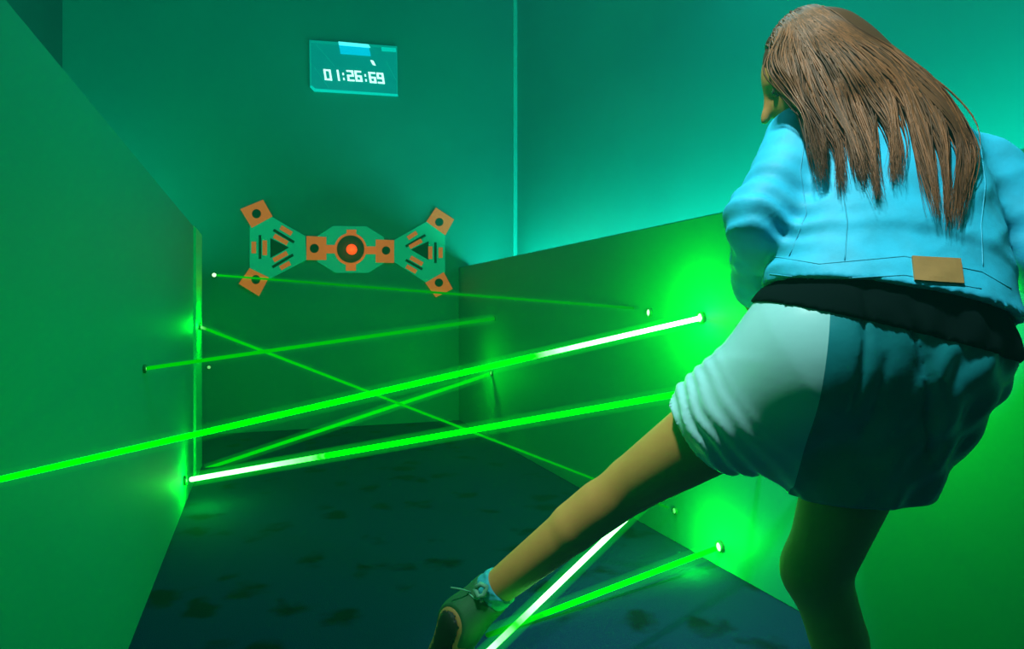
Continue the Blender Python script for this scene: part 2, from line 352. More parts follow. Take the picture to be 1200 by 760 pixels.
emitter(a1, RN, 'small bright emitter on right wall left of the strong glow', 0.020, False, 4, 0.35)
emitter(b0, LN, 'dim emitter on the left wall, leftmost of all', 0.014, True)
emitter(b1, RN, 'dim emitter near the far corner of right wall, upper one', 0.02, True)
emitter(hit(245, 430, 1, YB), BN, 'faint beamless emitter low at the left edge of back wall', 0.018, True)
emitter(c0, LN, 'emitter on the end post of the left wall', 0.022, False, 5, 0.07)
emitter(c1, RN, 'dim emitter low on right wall behind the lifted leg', 0.015, True)
emitter(d1, RN, 'emitter in the bright green glow left of the skirt', 0.024, False, 14, 0.15)
emitter(e1, RN, 'dim emitter near the far corner of right wall, lower one', 0.022, True, 5, 0.25)
emitter(f0, LN, 'bright emitter low on the left wall near its end', 0.024, False, 7, 0.08)
emitter(f1, RN, 'emitter on right wall hidden behind the skirt', 0.02, False, 8, 0.25)
emitter(h1, RN, 'emitter in the low green glow on right wall between the legs', 0.022, False, 8, 0.12)

# ------------------------------------------------------------------ implicit surfaces for the person
class Field:
    def __init__(s, lo, hi, res):
        s.lo = np.array(lo, float); s.res = res
        s.n = np.ceil((np.array(hi, float) - s.lo) / res).astype(int) + 1
        s.F = np.full(s.n, 0.15, np.float32)
    def sub(s, lo, hi):
        a = np.clip(np.floor((np.array(lo) - s.lo) / s.res).astype(int), 0, s.n); b = np.clip(np.ceil((np.array(hi) - s.lo) / s.res).astype(int) + 1, 0, s.n)
        sl = tuple(slice(int(a[i]), int(b[i])) for i in range(3))
        ax = [s.lo[i] + np.arange(a[i], b[i]) * s.res for i in range(3)]
        X, Y, Z = np.meshgrid(*ax, indexing='ij'); return sl, np.stack([X, Y, Z], -1).astype(np.float32)
    @staticmethod
    def smin(a, b, k):
        h = np.clip(0.5 + 0.5 * (b - a) / k, 0, 1); return b + (a - b) * h - k * h * (1 - h)
    def put(s, sl, d, k, op):
        if op == 'add': s.F[sl] = s.smin(s.F[sl], d, k)
        else: s.F[sl] = -s.smin(-s.F[sl], d, k)
    def cap(s, a, b, ra, rb, k=0.02, op='add', flat=None):
        a = np.array(a); b = np.array(b); m = max(ra, rb) + k + 0.05
        sl, p = s.sub(np.minimum(a, b) - m, np.maximum(a, b) + m)
        if 0 in p.shape: return
        ba = b - a; pa = p - a; t = np.clip((pa @ ba) / max(ba @ ba, 1e-9), 0, 1)
        q = pa - t[..., None] * ba
        if flat is not None:
            ax, sc_ = flat; ax = np.array(ax); q = q + (q @ ax)[..., None] * ax * (sc_ - 1)
        s.put(sl, np.linalg.norm(q, axis=-1) - (ra + (rb - ra) * t), k, op)
    def ell(s, c, ax, r, k=0.02, op='add'):
        c = np.array(c); m = max(r) + k + 0.05; sl, p = s.sub(c - m, c + m)
        if 0 in p.shape: return
        q = (p - c) @ np.array([list(a) for a in ax]).T; r = np.array(r)
        k0 = np.linalg.norm(q / r, axis=-1); k1 = np.linalg.norm(q / (r * r), axis=-1) + 1e-6
        s.put(sl, k0 * (k0 - 1) / k1, k, op)
    def loft(s, o, ax, zs, a, b, k=0.02, op='add'):
        o = np.array(o); m = max(max(a), max(b), max(zs)) + 0.1; sl, p = s.sub(o - m, o + m)
        if 0 in p.shape: return
        q = (p - o) @ np.array([list(x) for x in ax]).T; z = q[..., 2]
        A = np.interp(z, zs, a); B = np.interp(z, zs, b)
        d = (np.sqrt((q[..., 0] / A) ** 2 + (q[..., 1] / B) ** 2) - 1) * np.minimum(A, B)
        d = np.maximum(d, np.maximum(zs[0] - z, z - zs[-1])); s.put(sl, d, k, op)
    def cut(s, pt, nrm):
        sl, p = s.sub(s.lo, s.lo + s.n * s.res); n = np.array(Vector(nrm).normalized())
        s.F = np.maximum(s.F, ((p - np.array(pt)) @ n))
    def warp(s, fn):
        sl, p = s.sub(s.lo, s.lo + s.n * s.res); s.F = s.F + fn(p).astype(np.float32)
    def verts(s, relax=2):
        F = s.F; sg = F < 0
        c = [sg[i:sg.shape[0] - 1 + i, j:sg.shape[1] - 1 + j, k:sg.shape[2] - 1 + k] for i in (0, 1) for j in (0, 1) for k in (0, 1)]
        cnt = sum(x.astype(np.int8) for x in c); act = (cnt > 0) & (cnt < 8)
        ids = np.full(act.shape, -1, np.int64); idx = np.argwhere(act); ids[act] = np.arange(len(idx))
        acc = np.zeros((len(idx), 3)); num = np.zeros(len(idx))
        cn = [(i, j, k) for i in (0, 1) for j in (0, 1) for k in (0, 1)]
        for A in range(8):
            for B in range(A + 1, 8):
                if sum(abs(cn[A][q] - cn[B][q]) for q in range(3)) != 1: continue
                fa = F[tuple((idx + cn[A]).T)]; fb = F[tuple((idx + cn[B]).T)]; x = (fa < 0) != (fb < 0)
                t = np.where(x, fa / np.where(x, fa - fb, 1), 0)
                pos = np.array(cn[A]) + t[:, None] * (np.array(cn[B]) - np.array(cn[A])); acc += pos * x[:, None]; num += x
        V = s.lo + (idx + acc / num[:, None]) * s.res
        Q = []
        for ax in range(3):
            o1, o2 = [(1, 2), (2, 0), (0, 1)][ax]
            n = np.array(F.shape); n[ax] -= 1
            s0 = [slice(None)] * 3; s1 = [slice(None)] * 3; s0[ax] = slice(0, -1); s1[ax] = slice(1, None)
            A = sg[tuple(s0)]; B = sg[tuple(s1)]; e = np.argwhere(A != B)
            e = e[(e[:, o1] > 0) & (e[:, o2] > 0) & (e[:, o1] < F.shape[o1] - 1) & (e[:, o2] < F.shape[o2] - 1)]
            d1 = np.zeros(3, int); d1[o1] = 1; d2 = np.zeros(3, int); d2[o2] = 1
            q = np.stack([ids[tuple((e - d1 - d2).T)], ids[tuple((e - d2).T)], ids[tuple(e.T)], ids[tuple((e - d1).T)]], 1)
            fl = ~A[tuple(e.T)]; q[fl] = q[fl][:, ::-1]; Q.append(q)
        Q = np.concatenate(Q); Q = Q[(Q >= 0).all(1)]
        for _ in range(relax):
            sm = np.zeros_like(V); nm = np.zeros(len(V))
            for a, b in ((0, 1), (1, 2), (2, 3), (3, 0)):
                for x, y in ((a, b), (b, a)):
                    np.add.at(sm, Q[:, x], V[Q[:, y]]); np.add.at(nm, Q[:, x], 1)
            V = V * 0.5 + 0.5 * sm / np.maximum(nm, 1)[:, None]
        return V, Q
    def mesh(s, name, off, relax=2):
        V, Q = s.verts(relax); me = bpy.data.meshes.new(name)
        me.vertices.add(len(V)); me.vertices.foreach_set('co', (V - np.array(off)).astype(np.float32).ravel())
        me.loops.add(len(Q) * 4); me.loops.foreach_set('vertex_index', Q.astype(np.int32).ravel())
        me.polygons.add(len(Q)); me.polygons.foreach_set('loop_start', np.arange(len(Q), dtype=np.int32) * 4)
        me.update(calc_edges=True); me.validate(); me.polygons.foreach_set('use_smooth', [True] * len(me.polygons))
        return me, V, Q
def bvh(V, Q): return BVHTree.FromPolygons([Vector(v) for v in V], [tuple(int(i) for i in q) for q in Q])
def bounds(pts, pad):
    a = np.array([list(p) for p in pts]); return a.min(0) - pad, a.max(0) + pad

# ------------------------------------------------------------------ the person: joints
J = dict(
    hipL=P(935, 440, 1.17), kneeL=P(742, 566, 1.40), calfL=P(672, 618, 1.46), ankL=P(576, 694, 1.55),
    hipR=P(1035, 450, 1.17), kneeR=P(958, 668, 1.25), calfR=P(982, 745, 1.24),
    shL=P(945, 168, 1.30), elL=P(890, 258, 1.22), wrL=P(884, 345, 1.42),
    shR=P(1150, 205, 1.30), elR=P(1226, 300, 1.22), wrR=P(1255, 385, 1.25),
    hem=P(1040, 348, 1.17), neck=P(1022, 140, 1.36), head=P(952, 88, 1.37))
a = P(1022, 900, 1.24); J['ankR'] = Vector((a.x, a.y, 0.10))
BASE = Vector((J['ankR'].x, J['ankR'].y, 0.0))
person = empty('person', BASE)
tag(person, 'person with long brown hair in blue jacket and pale skirt stepping over laser beams', 'person')
M['skin'] = mat('tanned_skin', (0.56, 0.26, 0.07), 0.55, noise=(9, (0.50, 0.23, 0.06), 3))
M['denim'] = mat('light_blue_denim', (0.03, 0.47, 0.70), 0.62, spec=0.3, noise=(18, (0.03, 0.58, 0.88), 4), bump=(34, 0.25, 0.005))
M['stitch'] = mat('denim_seam_thread', (0.02, 0.42, 0.62), 0.6)
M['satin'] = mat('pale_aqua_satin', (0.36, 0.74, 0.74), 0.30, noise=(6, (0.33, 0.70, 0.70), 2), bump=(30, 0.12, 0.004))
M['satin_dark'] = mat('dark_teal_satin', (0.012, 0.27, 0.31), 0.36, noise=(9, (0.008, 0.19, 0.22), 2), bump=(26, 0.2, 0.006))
M['leather'] = mat('tan_leather', (0.42, 0.22, 0.065), 0.6, noise=(40, (0.38, 0.20, 0.06), 3))
M['hair'] = mat('brown_hair', (0.21, 0.082, 0.028), 0.55, spec=0.25, noise=(26, (0.12, 0.048, 0.016), 3, (1, 1, 0.25)))
M['canvas'] = mat('green_canvas', (0.01, 0.11, 0.035), 0.7, bump=(200, 0.3, 0.001))
M['rubber'] = mat('black_rubber', (0.006, 0.012, 0.008), 0.6)
M['sock'] = mat('turquoise_knit', (0.02, 0.36, 0.44), 0.8, bump=(120, 0.4, 0.002))
M['lace'] = mat('grey_green_lace', (0.10, 0.34, 0.22), 0.7)

# frames
AX = (J['neck'] - J['hem']).normalized()
TX = (RGT - UP * 0.07); TX = (TX - AX * TX.dot(AX)).normalized(); TY = AX.cross(TX)          # across, through the body, along the spine
LK = (RGT * -0.86 + FWD * 0.28 - UP * 0.40).normalized(); HU = (UP - LK * UP.dot(LK)).normalized(); HS = LK.cross(HU)   # face, crown, side

def hand(f, wrist, dr, palm_n, k=0.006):
    """palm, four unequal bent fingers and a thumb from the side of the palm"""
    dr = dr.normalized(); pn = (palm_n - dr * palm_n.dot(dr)).normalized(); sd = dr.cross(pn)
    f.cap(wrist, wrist + dr * 0.03, 0.024, 0.026, 0.015)
    f.cap(wrist + dr * 0.03 + sd * 0.016, wrist + dr * 0.078 + sd * 0.022, 0.020, 0.016, 0.012)
    f.cap(wrist + dr * 0.03 - sd * 0.016, wrist + dr * 0.075 - sd * 0.024, 0.020, 0.016, 0.012)
    for i, ln in enumerate((0.062, 0.075, 0.080, 0.070)):
        r0 = wrist + dr * 0.082 + sd * (-0.031 + 0.0205 * i); r1 = r0 + dr * ln * 0.45 + pn * 0.008; r2 = r1 + dr * ln * 0.3 + pn * 0.016; r3 = r2 + dr * ln * 0.15 + pn * 0.02
        f.cap(r0, r1, 0.0095, 0.0088, k); f.cap(r1, r2, 0.0088, 0.008, k); f.cap(r2, r3, 0.008, 0.007, k)
    t0 = wrist + dr * 0.03 + sd * 0.03; t1 = t0 + dr * 0.03 + sd * 0.022 + pn * 0.012; t2 = t1 + dr * 0.03 + sd * 0.004 + pn * 0.012
    f.cap(t0, t1, 0.014, 0.011, 0.008); f.cap(t1, t2, 0.011, 0.008, k)

# body: one continuous skin surface
lo, hi = bounds(list(J.values()) + [BASE], 0.16)
B = Field(lo, hi, 0.0065)
B.ell((J['hipL'] + J['hipR']) / 2 + UP * 0.02, (RGT, FWD, UP), (0.155, 0.105, 0.12), 0.03)
B.cap((J['hipL'] + J['hipR']) / 2 + UP * 0.08, J['hem'] + AX * 0.10, 0.105, 0.10, 0.04)
B.cap(J['hem'] + AX * 0.10 - TX * 0.03, J['hem'] + AX * 0.33 - TX * 0.03, 0.09, 0.085, 0.04); B.cap(J['hem'] + AX * 0.10 + TX * 0.03, J['hem'] + AX * 0.33 + TX * 0.03, 0.09, 0.085, 0.04)
B.cap(J['shL'], J['shR'], 0.05, 0.05, 0.03)
for s in 'LR':
    B.cap(J['hip' + s], J['knee' + s], 0.094, 0.057, 0.008)
    B.cap(J['knee' + s], J['calf' + s], 0.055, 0.050, 0.008); B.cap(J['calf' + s], J['ank' + s], 0.050, 0.038, 0.008)
    B.cap(J['sh' + s], J['el' + s], 0.046, 0.038, 0.02); B.cap(J['el' + s], J['wr' + s], 0.037, 0.025, 0.015)
# knee caps and calves
B.cap(J['kneeL'].lerp(J['calfL'], 0.55) + UP * 0.008, J['calfL'] + UP * 0.006, 0.050, 0.047, 0.01)
B.ell(J['kneeR'] - RGT * 0.012, (RGT, FWD, UP), (0.048, 0.05, 0.055), 0.03)
hand(B, J['wrL'], (J['wrL'] - J['elL']) + RGT * 0.05, RGT); hand(B, J['wrR'], (J['wrR'] - J['elR']), -RGT)
# neck and head
H = J['head']
B.cap(J['neck'] - AX * 0.03, H - HU * 0.05 - LK * 0.03, 0.056, 0.05, 0.02)
B.ell(H, (LK, HU, HS), (0.096, 0.105, 0.076), 0.02)
B.ell(H + LK * 0.045 - HU * 0.055, (LK, HU, HS), (0.052, 0.062, 0.055), 0.02)
B.cap(H + LK * 0.085 - HU * 0.108, H + LK * 0.075 - HU * 0.105, 0.018, 0.02, 0.02)
B.cap(H + LK * 0.092 - HU * 0.002, H + LK * 0.116 - HU * 0.040, 0.008, 0.011, 0.010)
for sg in (-1, 1):
    B.ell(H + LK * 0.092 - HU * 0.006 + HS * 0.034 * sg, (LK, HU, HS), (0.014, 0.012, 0.018), 0.012, 'sub')
    B.ell(H - LK * 0.004 - HU * 0.02 + HS * 0.077 * sg, (LK, HU, HS), (0.018, 0.03, 0.008), 0.006)
B.cap(H + LK * 0.096 - HU * 0.066 - HS * 0.018, H + LK * 0.096 - HU * 0.066 + HS * 0.018, 0.006, 0.006, 0.006)
B.cap(H + LK * 0.094 - HU * 0.077 - HS * 0.014, H + LK * 0.094 - HU * 0.077 + HS * 0.014, 0.006, 0.006, 0.006)
# feet
FD = (FWD * 0.15 - RGT * 0.30 - UP * 0.92).normalized(); LD = (J['ankL'] - J['calfL']).normalized()
SL = (-RGT * 0.62 - FWD * 0.70 + UP * 0.1); SL = (SL - FD * SL.dot(FD)).normalized()                                 # sole normal of the lifted foot
HL = P(541, 727, 1.535)                                              # heel of the lifted foot
FR = (FWD * 0.5 - RGT * 0.85).normalized(); HR = Vector((J['ankR'].x, J['ankR'].y, 0.045)) - FR * 0.03
B.cap(J['ankL'], HL, 0.034, 0.032, 0.015); B.cap(HL, HL + FD * 0.15, 0.032, 0.026, 0.02)
B.cap(J['ankR'], HR + UP * 0.01, 0.036, 0.030, 0.015); B.cap(HR + UP * 0.005, HR + FR * 0.16, 0.034, 0.024, 0.02)
me, _, _ = B.mesh('body', BASE, 6); link('body', me, M['skin'], person)
for sg in (-1, 1):
    bm = bmesh.new(); bmesh.ops.create_uvsphere(bm, u_segments=14, v_segments=10, radius=0.0115)
    me = bpy.data.meshes.new('eye'); bm.to_mesh(me); bm.free()
    o = link('eye', me, mat('dark_eye', (0.06, 0.05, 0.04), 0.2), person); o.location = H + LK * 0.076 - HU * 0.006 + HS * 0.034 * sg - BASE

LAT = RNG.random((32, 32, 32)).astype(np.float32)
def vnoise(p, f, seed=0):
    q = p * f + seed * 7.13; i0 = np.floor(q).astype(int); t = q - i0; t = t * t * (3 - 2 * t); r = 0
    for a_ in (0, 1):
        for b_ in (0, 1):
            for c_ in (0, 1):
                wgt = (t[..., 0] if a_ else 1 - t[..., 0]) * (t[..., 1] if b_ else 1 - t[..., 1]) * (t[..., 2] if c_ else 1 - t[..., 2])
                r = r + wgt * LAT[(i0[..., 0] + a_) % 32, (i0[..., 1] + b_) % 32, (i0[..., 2] + c_) % 32]
    return r
def ridge(p, f, seed=0): return 1 - np.abs(2 * vnoise(p, f, seed) - 1)                  # sharp crests like creases
# skirt
lo, hi = bounds([P(790, 400, 1.2), P(1240, 600, 1.2), J['hem'], P(1000, 600, 1.4), P(1000, 500, 0.98)], 0.06)
K = Field(lo, hi, 0.005)
HEML = P(822, 503, 1.285); TD = (HEML - P(950, 430, 1.16)).normalized()
K.ell(P(1026, 398, 1.18), (RGT, FWD, UP), (0.215, 0.140, 0.125), 0.03)
K.cap(P(1000, 380, 1.18), P(1020, 330, 1.19), 0.13, 0.12, 0.05)
K.cap(P(955, 425, 1.17), HEML + TD * 0.06, 0.128, 0.080, 0.05)
K.cap(P(1052, 432, 1.18), P(1003, 590, 1.215), 0.152, 0.098, 0.05)
K.cap(P(860, 490, 1.24), P(975, 540, 1.21), 0.066, 0.070, 0.06)
hl = np.array(HEML); tdn = np.array(TD); rg = np.array(RGT); upn = np.array(UP)
def folds(p):
    q = p - hl; s = -(q @ tdn); r = q @ rg; z = q @ upn; nz = vnoise(p, 14, 1) - 0.5
    m1 = np.clip((0.15 - s) / 0.12, 0, 1) * (s > -0.03)                          # rings of gathered cloth behind the hem of the lifted leg
    f1 = 0.0042 * m1 * np.sin(2 * np.pi * (s + 0.9 * z * z) / 0.030 + 5 * nz)
    m2 = 1 / (1 + np.exp(-(r - 0.24) / 0.02))
    f2 = 0.0050 * m2 * (np.sin(2 * np.pi * (r + 0.30 * z + 0.03 * nz) / 0.085) + 0.5 * np.sin(2 * np.pi * (r - 0.75 * z + 0.05 * nz) / 0.07 + 1))
    f3 = 0.006 * (1 - m1) * (1 - m2) * (0.5 - ridge(p @ STR, 9, 3))
    gr = 0
    for (pa, pb, dp, wd) in PLEAT:
        qa, qb = np.array(pa) - hl, np.array(pb) - hl; ra, rb, za, zb = qa @ rg, qb @ rg, qa @ upn, qb @ upn
        ext = np.clip((za + 0.03 - z) / 0.03, 0, 1) * np.clip((z - zb + 0.03) / 0.03, 0, 1)
        gr = gr + dp * ext * np.exp(-((r - (ra + (rb - ra) * (z - za) / (zb - za))) / wd) ** 2)
    return f1 + f2 + f3 + gr
PLEAT = [(P(1010, 350, 1.06), P(999, 470, 1.06), 0.007, 0.005), (P(1062, 380, 1.05), P(1088, 530, 1.08), 0.012, 0.007), (P(1030, 430, 1.05), P(1022, 500, 1.06), 0.005, 0.006)]
STR = np.array(Matrix.Rotation(math.radians(35), 3, 'Y')) @ np.diag([0.5, 0.8, 1.4])
K.warp(folds)
K.cut(HEML, TD); K.cut(P(1000, 577, 1.215), (RGT * 0.06 - UP)); K.cut(J['hem'] + AX * 0.02, AX)
KV, KQ = K.verts(2)
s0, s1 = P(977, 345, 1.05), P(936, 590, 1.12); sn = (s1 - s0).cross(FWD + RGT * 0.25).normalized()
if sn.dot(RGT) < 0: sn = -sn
skirt = empty('skirt', (0, 0, 0)); skirt.parent = person; 
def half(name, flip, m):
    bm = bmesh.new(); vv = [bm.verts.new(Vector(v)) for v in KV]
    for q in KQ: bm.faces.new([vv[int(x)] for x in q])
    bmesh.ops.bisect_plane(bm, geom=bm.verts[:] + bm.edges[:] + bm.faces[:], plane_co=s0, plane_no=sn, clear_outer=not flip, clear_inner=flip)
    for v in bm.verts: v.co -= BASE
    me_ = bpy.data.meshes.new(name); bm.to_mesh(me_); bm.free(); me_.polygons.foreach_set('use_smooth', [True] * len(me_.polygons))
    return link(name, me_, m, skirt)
half('pale_panel', False, M['satin']); half('dark_panel', True, M['satin_dark'])  # skirt split in two: pale on one side, darker teal on the other
kb = bvh(KV, KQ)
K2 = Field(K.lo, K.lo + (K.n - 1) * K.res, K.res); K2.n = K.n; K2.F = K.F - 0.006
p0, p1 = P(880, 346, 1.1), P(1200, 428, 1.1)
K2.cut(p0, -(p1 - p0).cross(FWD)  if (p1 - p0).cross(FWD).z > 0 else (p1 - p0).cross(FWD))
me, _, _ = K2.mesh('top', BASE, 3); link('top', me, mat('black_cotton', (0.003, 0.008, 0.008), 0.95, spec=0.03), person)  # near-black layer added to deepen the shade under the jacket hem

# jacket
lo, hi = bounds([J[k] for k in ('shL', 'elL', 'wrL', 'shR', 'elR', 'wrR', 'hem', 'neck')], 0.13)
lo[2] -= 0.05
jk = Field(lo, hi, 0.0055)
LN_ = (J['neck'] - J['hem']).length
zs = [0, 0.045, 0.06, 0.15, 0.25, 0.33, 0.385, 0.42, 0.45]; aa = [0.207, 0.205, 0.207, 0.198, 0.192, 0.19, 0.165, 0.115, 0.07]; bb = [0.128, 0.126, 0.13, 0.128, 0.125, 0.115, 0.10, 0.08, 0.055]
zs[0] = -0.12; aa[0] = 0.212; bb[0] = 0.134
jk.loft(J['hem'], (TX, TY, AX), zs, aa, bb, 0.02)
jk.loft(J['hem'], (TX, TY, AX), [-0.14, 0.08, 0.14], [0.198, 0.190, 0.15], [0.120, 0.113, 0.08], 0.006, 'sub')
h0_, h1_, h2_ = P(890, 327, 1.16), P(1068, 334, 1.035), P(1197, 388, 1.16); hn = (h1_ - h0_).cross(h2_ - h0_)
jk.cut(h1_, hn if hn.z < 0 else -hn)
for s in 'LR':
    jk.cap(J['sh' + s], J['el' + s], 0.070, 0.056, 0.03); jk.cap(J['el' + s], J['wr' + s] - (J['wr' + s] - J['el' + s]).normalized() * 0.025, 0.055, 0.042, 0.02)
jk.cap(J['neck'] - TX * 0.045, J['neck'] + TX * 0.045, 0.055, 0.055, 0.02)
ho = np.array(J['hem']); tx = np.array(TX); ax_ = np.array(AX)
eL = np.array(J['elL']); sLd = np.array((J['shL'] - J['elL']).normalized())
def wr(p):
    q = p - ho; x = q @ tx; z = q @ ax_
    g = 0.007 * (0.5 - ridge(p @ STJ, 11, 5)) * np.clip((z - 0.02) / 0.05, 0.1, 1) + 0.003 * (0.5 - ridge(p @ STJ, 23, 9))
    e = p - eL; t = e @ sLd; g = g + 0.006 * np.exp(-(np.linalg.norm(e, axis=-1) / 0.09) ** 2) * np.sin(2 * np.pi * t / 0.040 + 4 * (vnoise(p, 15, 2) - 0.5))
    return g
STJ = np.array(Matrix.Rotation(math.radians(-20), 3, 'Y')) @ np.diag([0.7, 0.7, 1.3])
jk.warp(wr)
me, JV, JQ = jk.mesh('jacket', BASE); jacket = link('jacket', me, M['denim'], person)
jb = bvh(JV, JQ)
def cast(b, u, v, lift=0.002):
    r = ray(u, v).normalized(); loc, n, i, d = b.ray_cast(CAM, r)
    if loc is None: return None
    if n.dot(r) > 0: n = -n
    return loc + n * lift
def polyline(pts, step=6):
    out = []
    for (u0, v0), (u1, v1) in zip(pts, pts[1:]):
        k = max(1, int(math.hypot(u1 - u0, v1 - v0) / step))
        out += [(u0 + (u1 - u0) * i / k, v0 + (v1 - v0) * i / k) for i in range(k)]
    return out + [pts[-1]]
def seam(b, pts, r, m, name, parent):
    q = [cast(b, u, v, -r * 0.25) for u, v in polyline(pts)]; q = [x for x in q if x is not None]
    if len(q) < 2: return
    V, F = tube(q, r, 6); link(name, mesh(name, V, F, True, BASE), m, parent)
def patch(b, quad, nx, ny, th, m, name, parent):
    """a quilt of points cast on a surface between four image corners, with thickness"""
    overlay, bot = [], []
    for j in range(ny + 1):
        for i in range(nx + 1):
            s, t = i / nx, j / ny
            u = (quad[0][0] * (1 - s) + quad[1][0] * s) * (1 - t) + (quad[3][0] * (1 - s) + quad[2][0] * s) * t
            v = (quad[0][1] * (1 - s) + quad[1][1] * s) * (1 - t) + (quad[3][1] * (1 - s) + quad[2][1] * s) * t
            p = cast(b, u, v, th); q = cast(b, u, v, -0.002)
            if p is None: return None
            overlay.append(p); bot.append(q)
    n = len(overlay); V = overlay + bot; F = []
    for j in range(ny):
        for i in range(nx):
            k = j * (nx + 1) + i; F.append((k, k + nx + 1, k + nx + 2, k + 1)); F.append((n + k, n + k + 1, n + k + nx + 2, n + k + nx + 1))
    for i in range(nx):
        F.append((i, i + 1, n + i + 1, n + i)); k = ny * (nx + 1) + i; F.append((k + 1, k, n + k, n + k + 1))
    for j in range(ny):
        k = j * (nx + 1); F.append((k + nx + 1, k, n + k, n + k + nx + 1)); k += nx; F.append((k, k + nx + 1, n + k + nx + 1, n + k))
    return link(name, mesh(name, V, F, False, BASE), m, parent)
o = patch(jb, [(1068, 301), (1124, 304), (1128, 333), (1071, 329)], 8, 5, 0.004, M['leather'], 'leather_patch', jacket)
if o: tag(o, 'tan leather patch')
seam(jb, [(985, 205), (993, 260), (990, 305)], 0.0013, M['stitch'], 'seam', jacket)
seam(jb, [(905, 300), (960, 309), (1060, 300), (1150, 318), (1185, 338)], 0.0013, M['stitch'], 'seam', jacket)
seam(jb, [(902, 321), (960, 328), (1060, 322), (1150, 338)], 0.0013, M['stitch'], 'seam', jacket)
seam(jb, [(1148, 160), (1155, 215), (1150, 262), (1152, 312)], 0.0013, M['stitch'], 'seam', jacket)
seam(jb, [(945, 150), (938, 200), (945, 250), (925, 300)], 0.0013, M['stitch'], 'seam', jacket)

# hair: a cap on the skull, a fill beneath and single strands
lo, hi = bounds([H, J['neck'], P(1130, 200, 1.3), P(1110, 240, 1.15)], 0.17)
hf = Field(lo, hi, 0.007)
hf.ell(H - LK * 0.012 + HU * 0.008, (LK, HU, HS), (0.100, 0.112, 0.088), 0.02)
hf.ell(H - LK * 0.05 - HU * 0.03, (LK, HU, HS), (0.075, 0.10, 0.082), 0.03)
hf.cap(H - LK * 0.03 + HU * 0.02, P(1055, 112, 1.29), 0.085, 0.055, 0.04)
hf.cap(P(985, 110, 1.29), P(1085, 150, 1.24), 0.05, 0.04, 0.04); hf.cap(P(965, 120, 1.27), P(968, 165, 1.22), 0.035, 0.022, 0.03)
hf.cap(P(1080, 130, 1.27), P(1108, 190, 1.215), 0.045, 0.028, 0.04)
hf.ell(H + LK * 0.085 - HU * 0.045, (LK, HU, HS), (0.065, 0.075, 0.12), 0.02, 'sub')
HV, HQ = hf.verts(2); hb = bvh(HV, HQ)
GUIDE = [[(922, 38), (908, 78), (928, 112), (950, 146), (958, 207)], [(940, 18), (926, 80), (942, 120), (958, 160), (966, 200)], [(948, 14), (945, 80), (958, 130), (982, 168), (986, 214)],
         [(957, 12), (965, 75), (985, 122), (1003, 168), (1008, 205)], [(966, 12), (980, 72), (1005, 122), (1018, 172), (1029, 226)], [(975, 13), (1000, 68), (1032, 115), (1048, 158), (1050, 205)],
         [(984, 15), (1022, 62), (1062, 108), (1080, 165), (1097, 245)], [(991, 19), (1040, 66), (1085, 112), (1105, 172), (1112, 250)], [(997, 24), (1055, 76), (1106, 122), (1130, 172), (1120, 256)], [(1000, 27), (1062, 80), (1112, 127), (1136, 178), (1128, 236)]]
DG = [1.35, 1.27, 1.24, 1.20, 1.16]
HV_, HF_, HM_ = [], [], []
def depth_at(u, v, dg):
    best = dg
    for b in (hb, jb):
        p = cast(b, u, v, 0.0)
        if p is not None: best = min(best, (p - CAM).dot(FWD))
    return best
def catmull(p, n):
    q = [p[0]] + p + [p[-1]]; out = []
    for i in range(1, len(q) - 2):
        for j in range(n):
            t = j / n; a_, b_, c_, d_ = q[i - 1], q[i], q[i + 1], q[i + 2]
            out.append(0.5 * ((2 * b_) + (c_ - a_) * t + (2 * a_ - 5 * b_ + 4 * c_ - d_) * t * t + (3 * b_ - a_ - 3 * c_ + d_) * t ** 3))
    return out + [q[-2]]
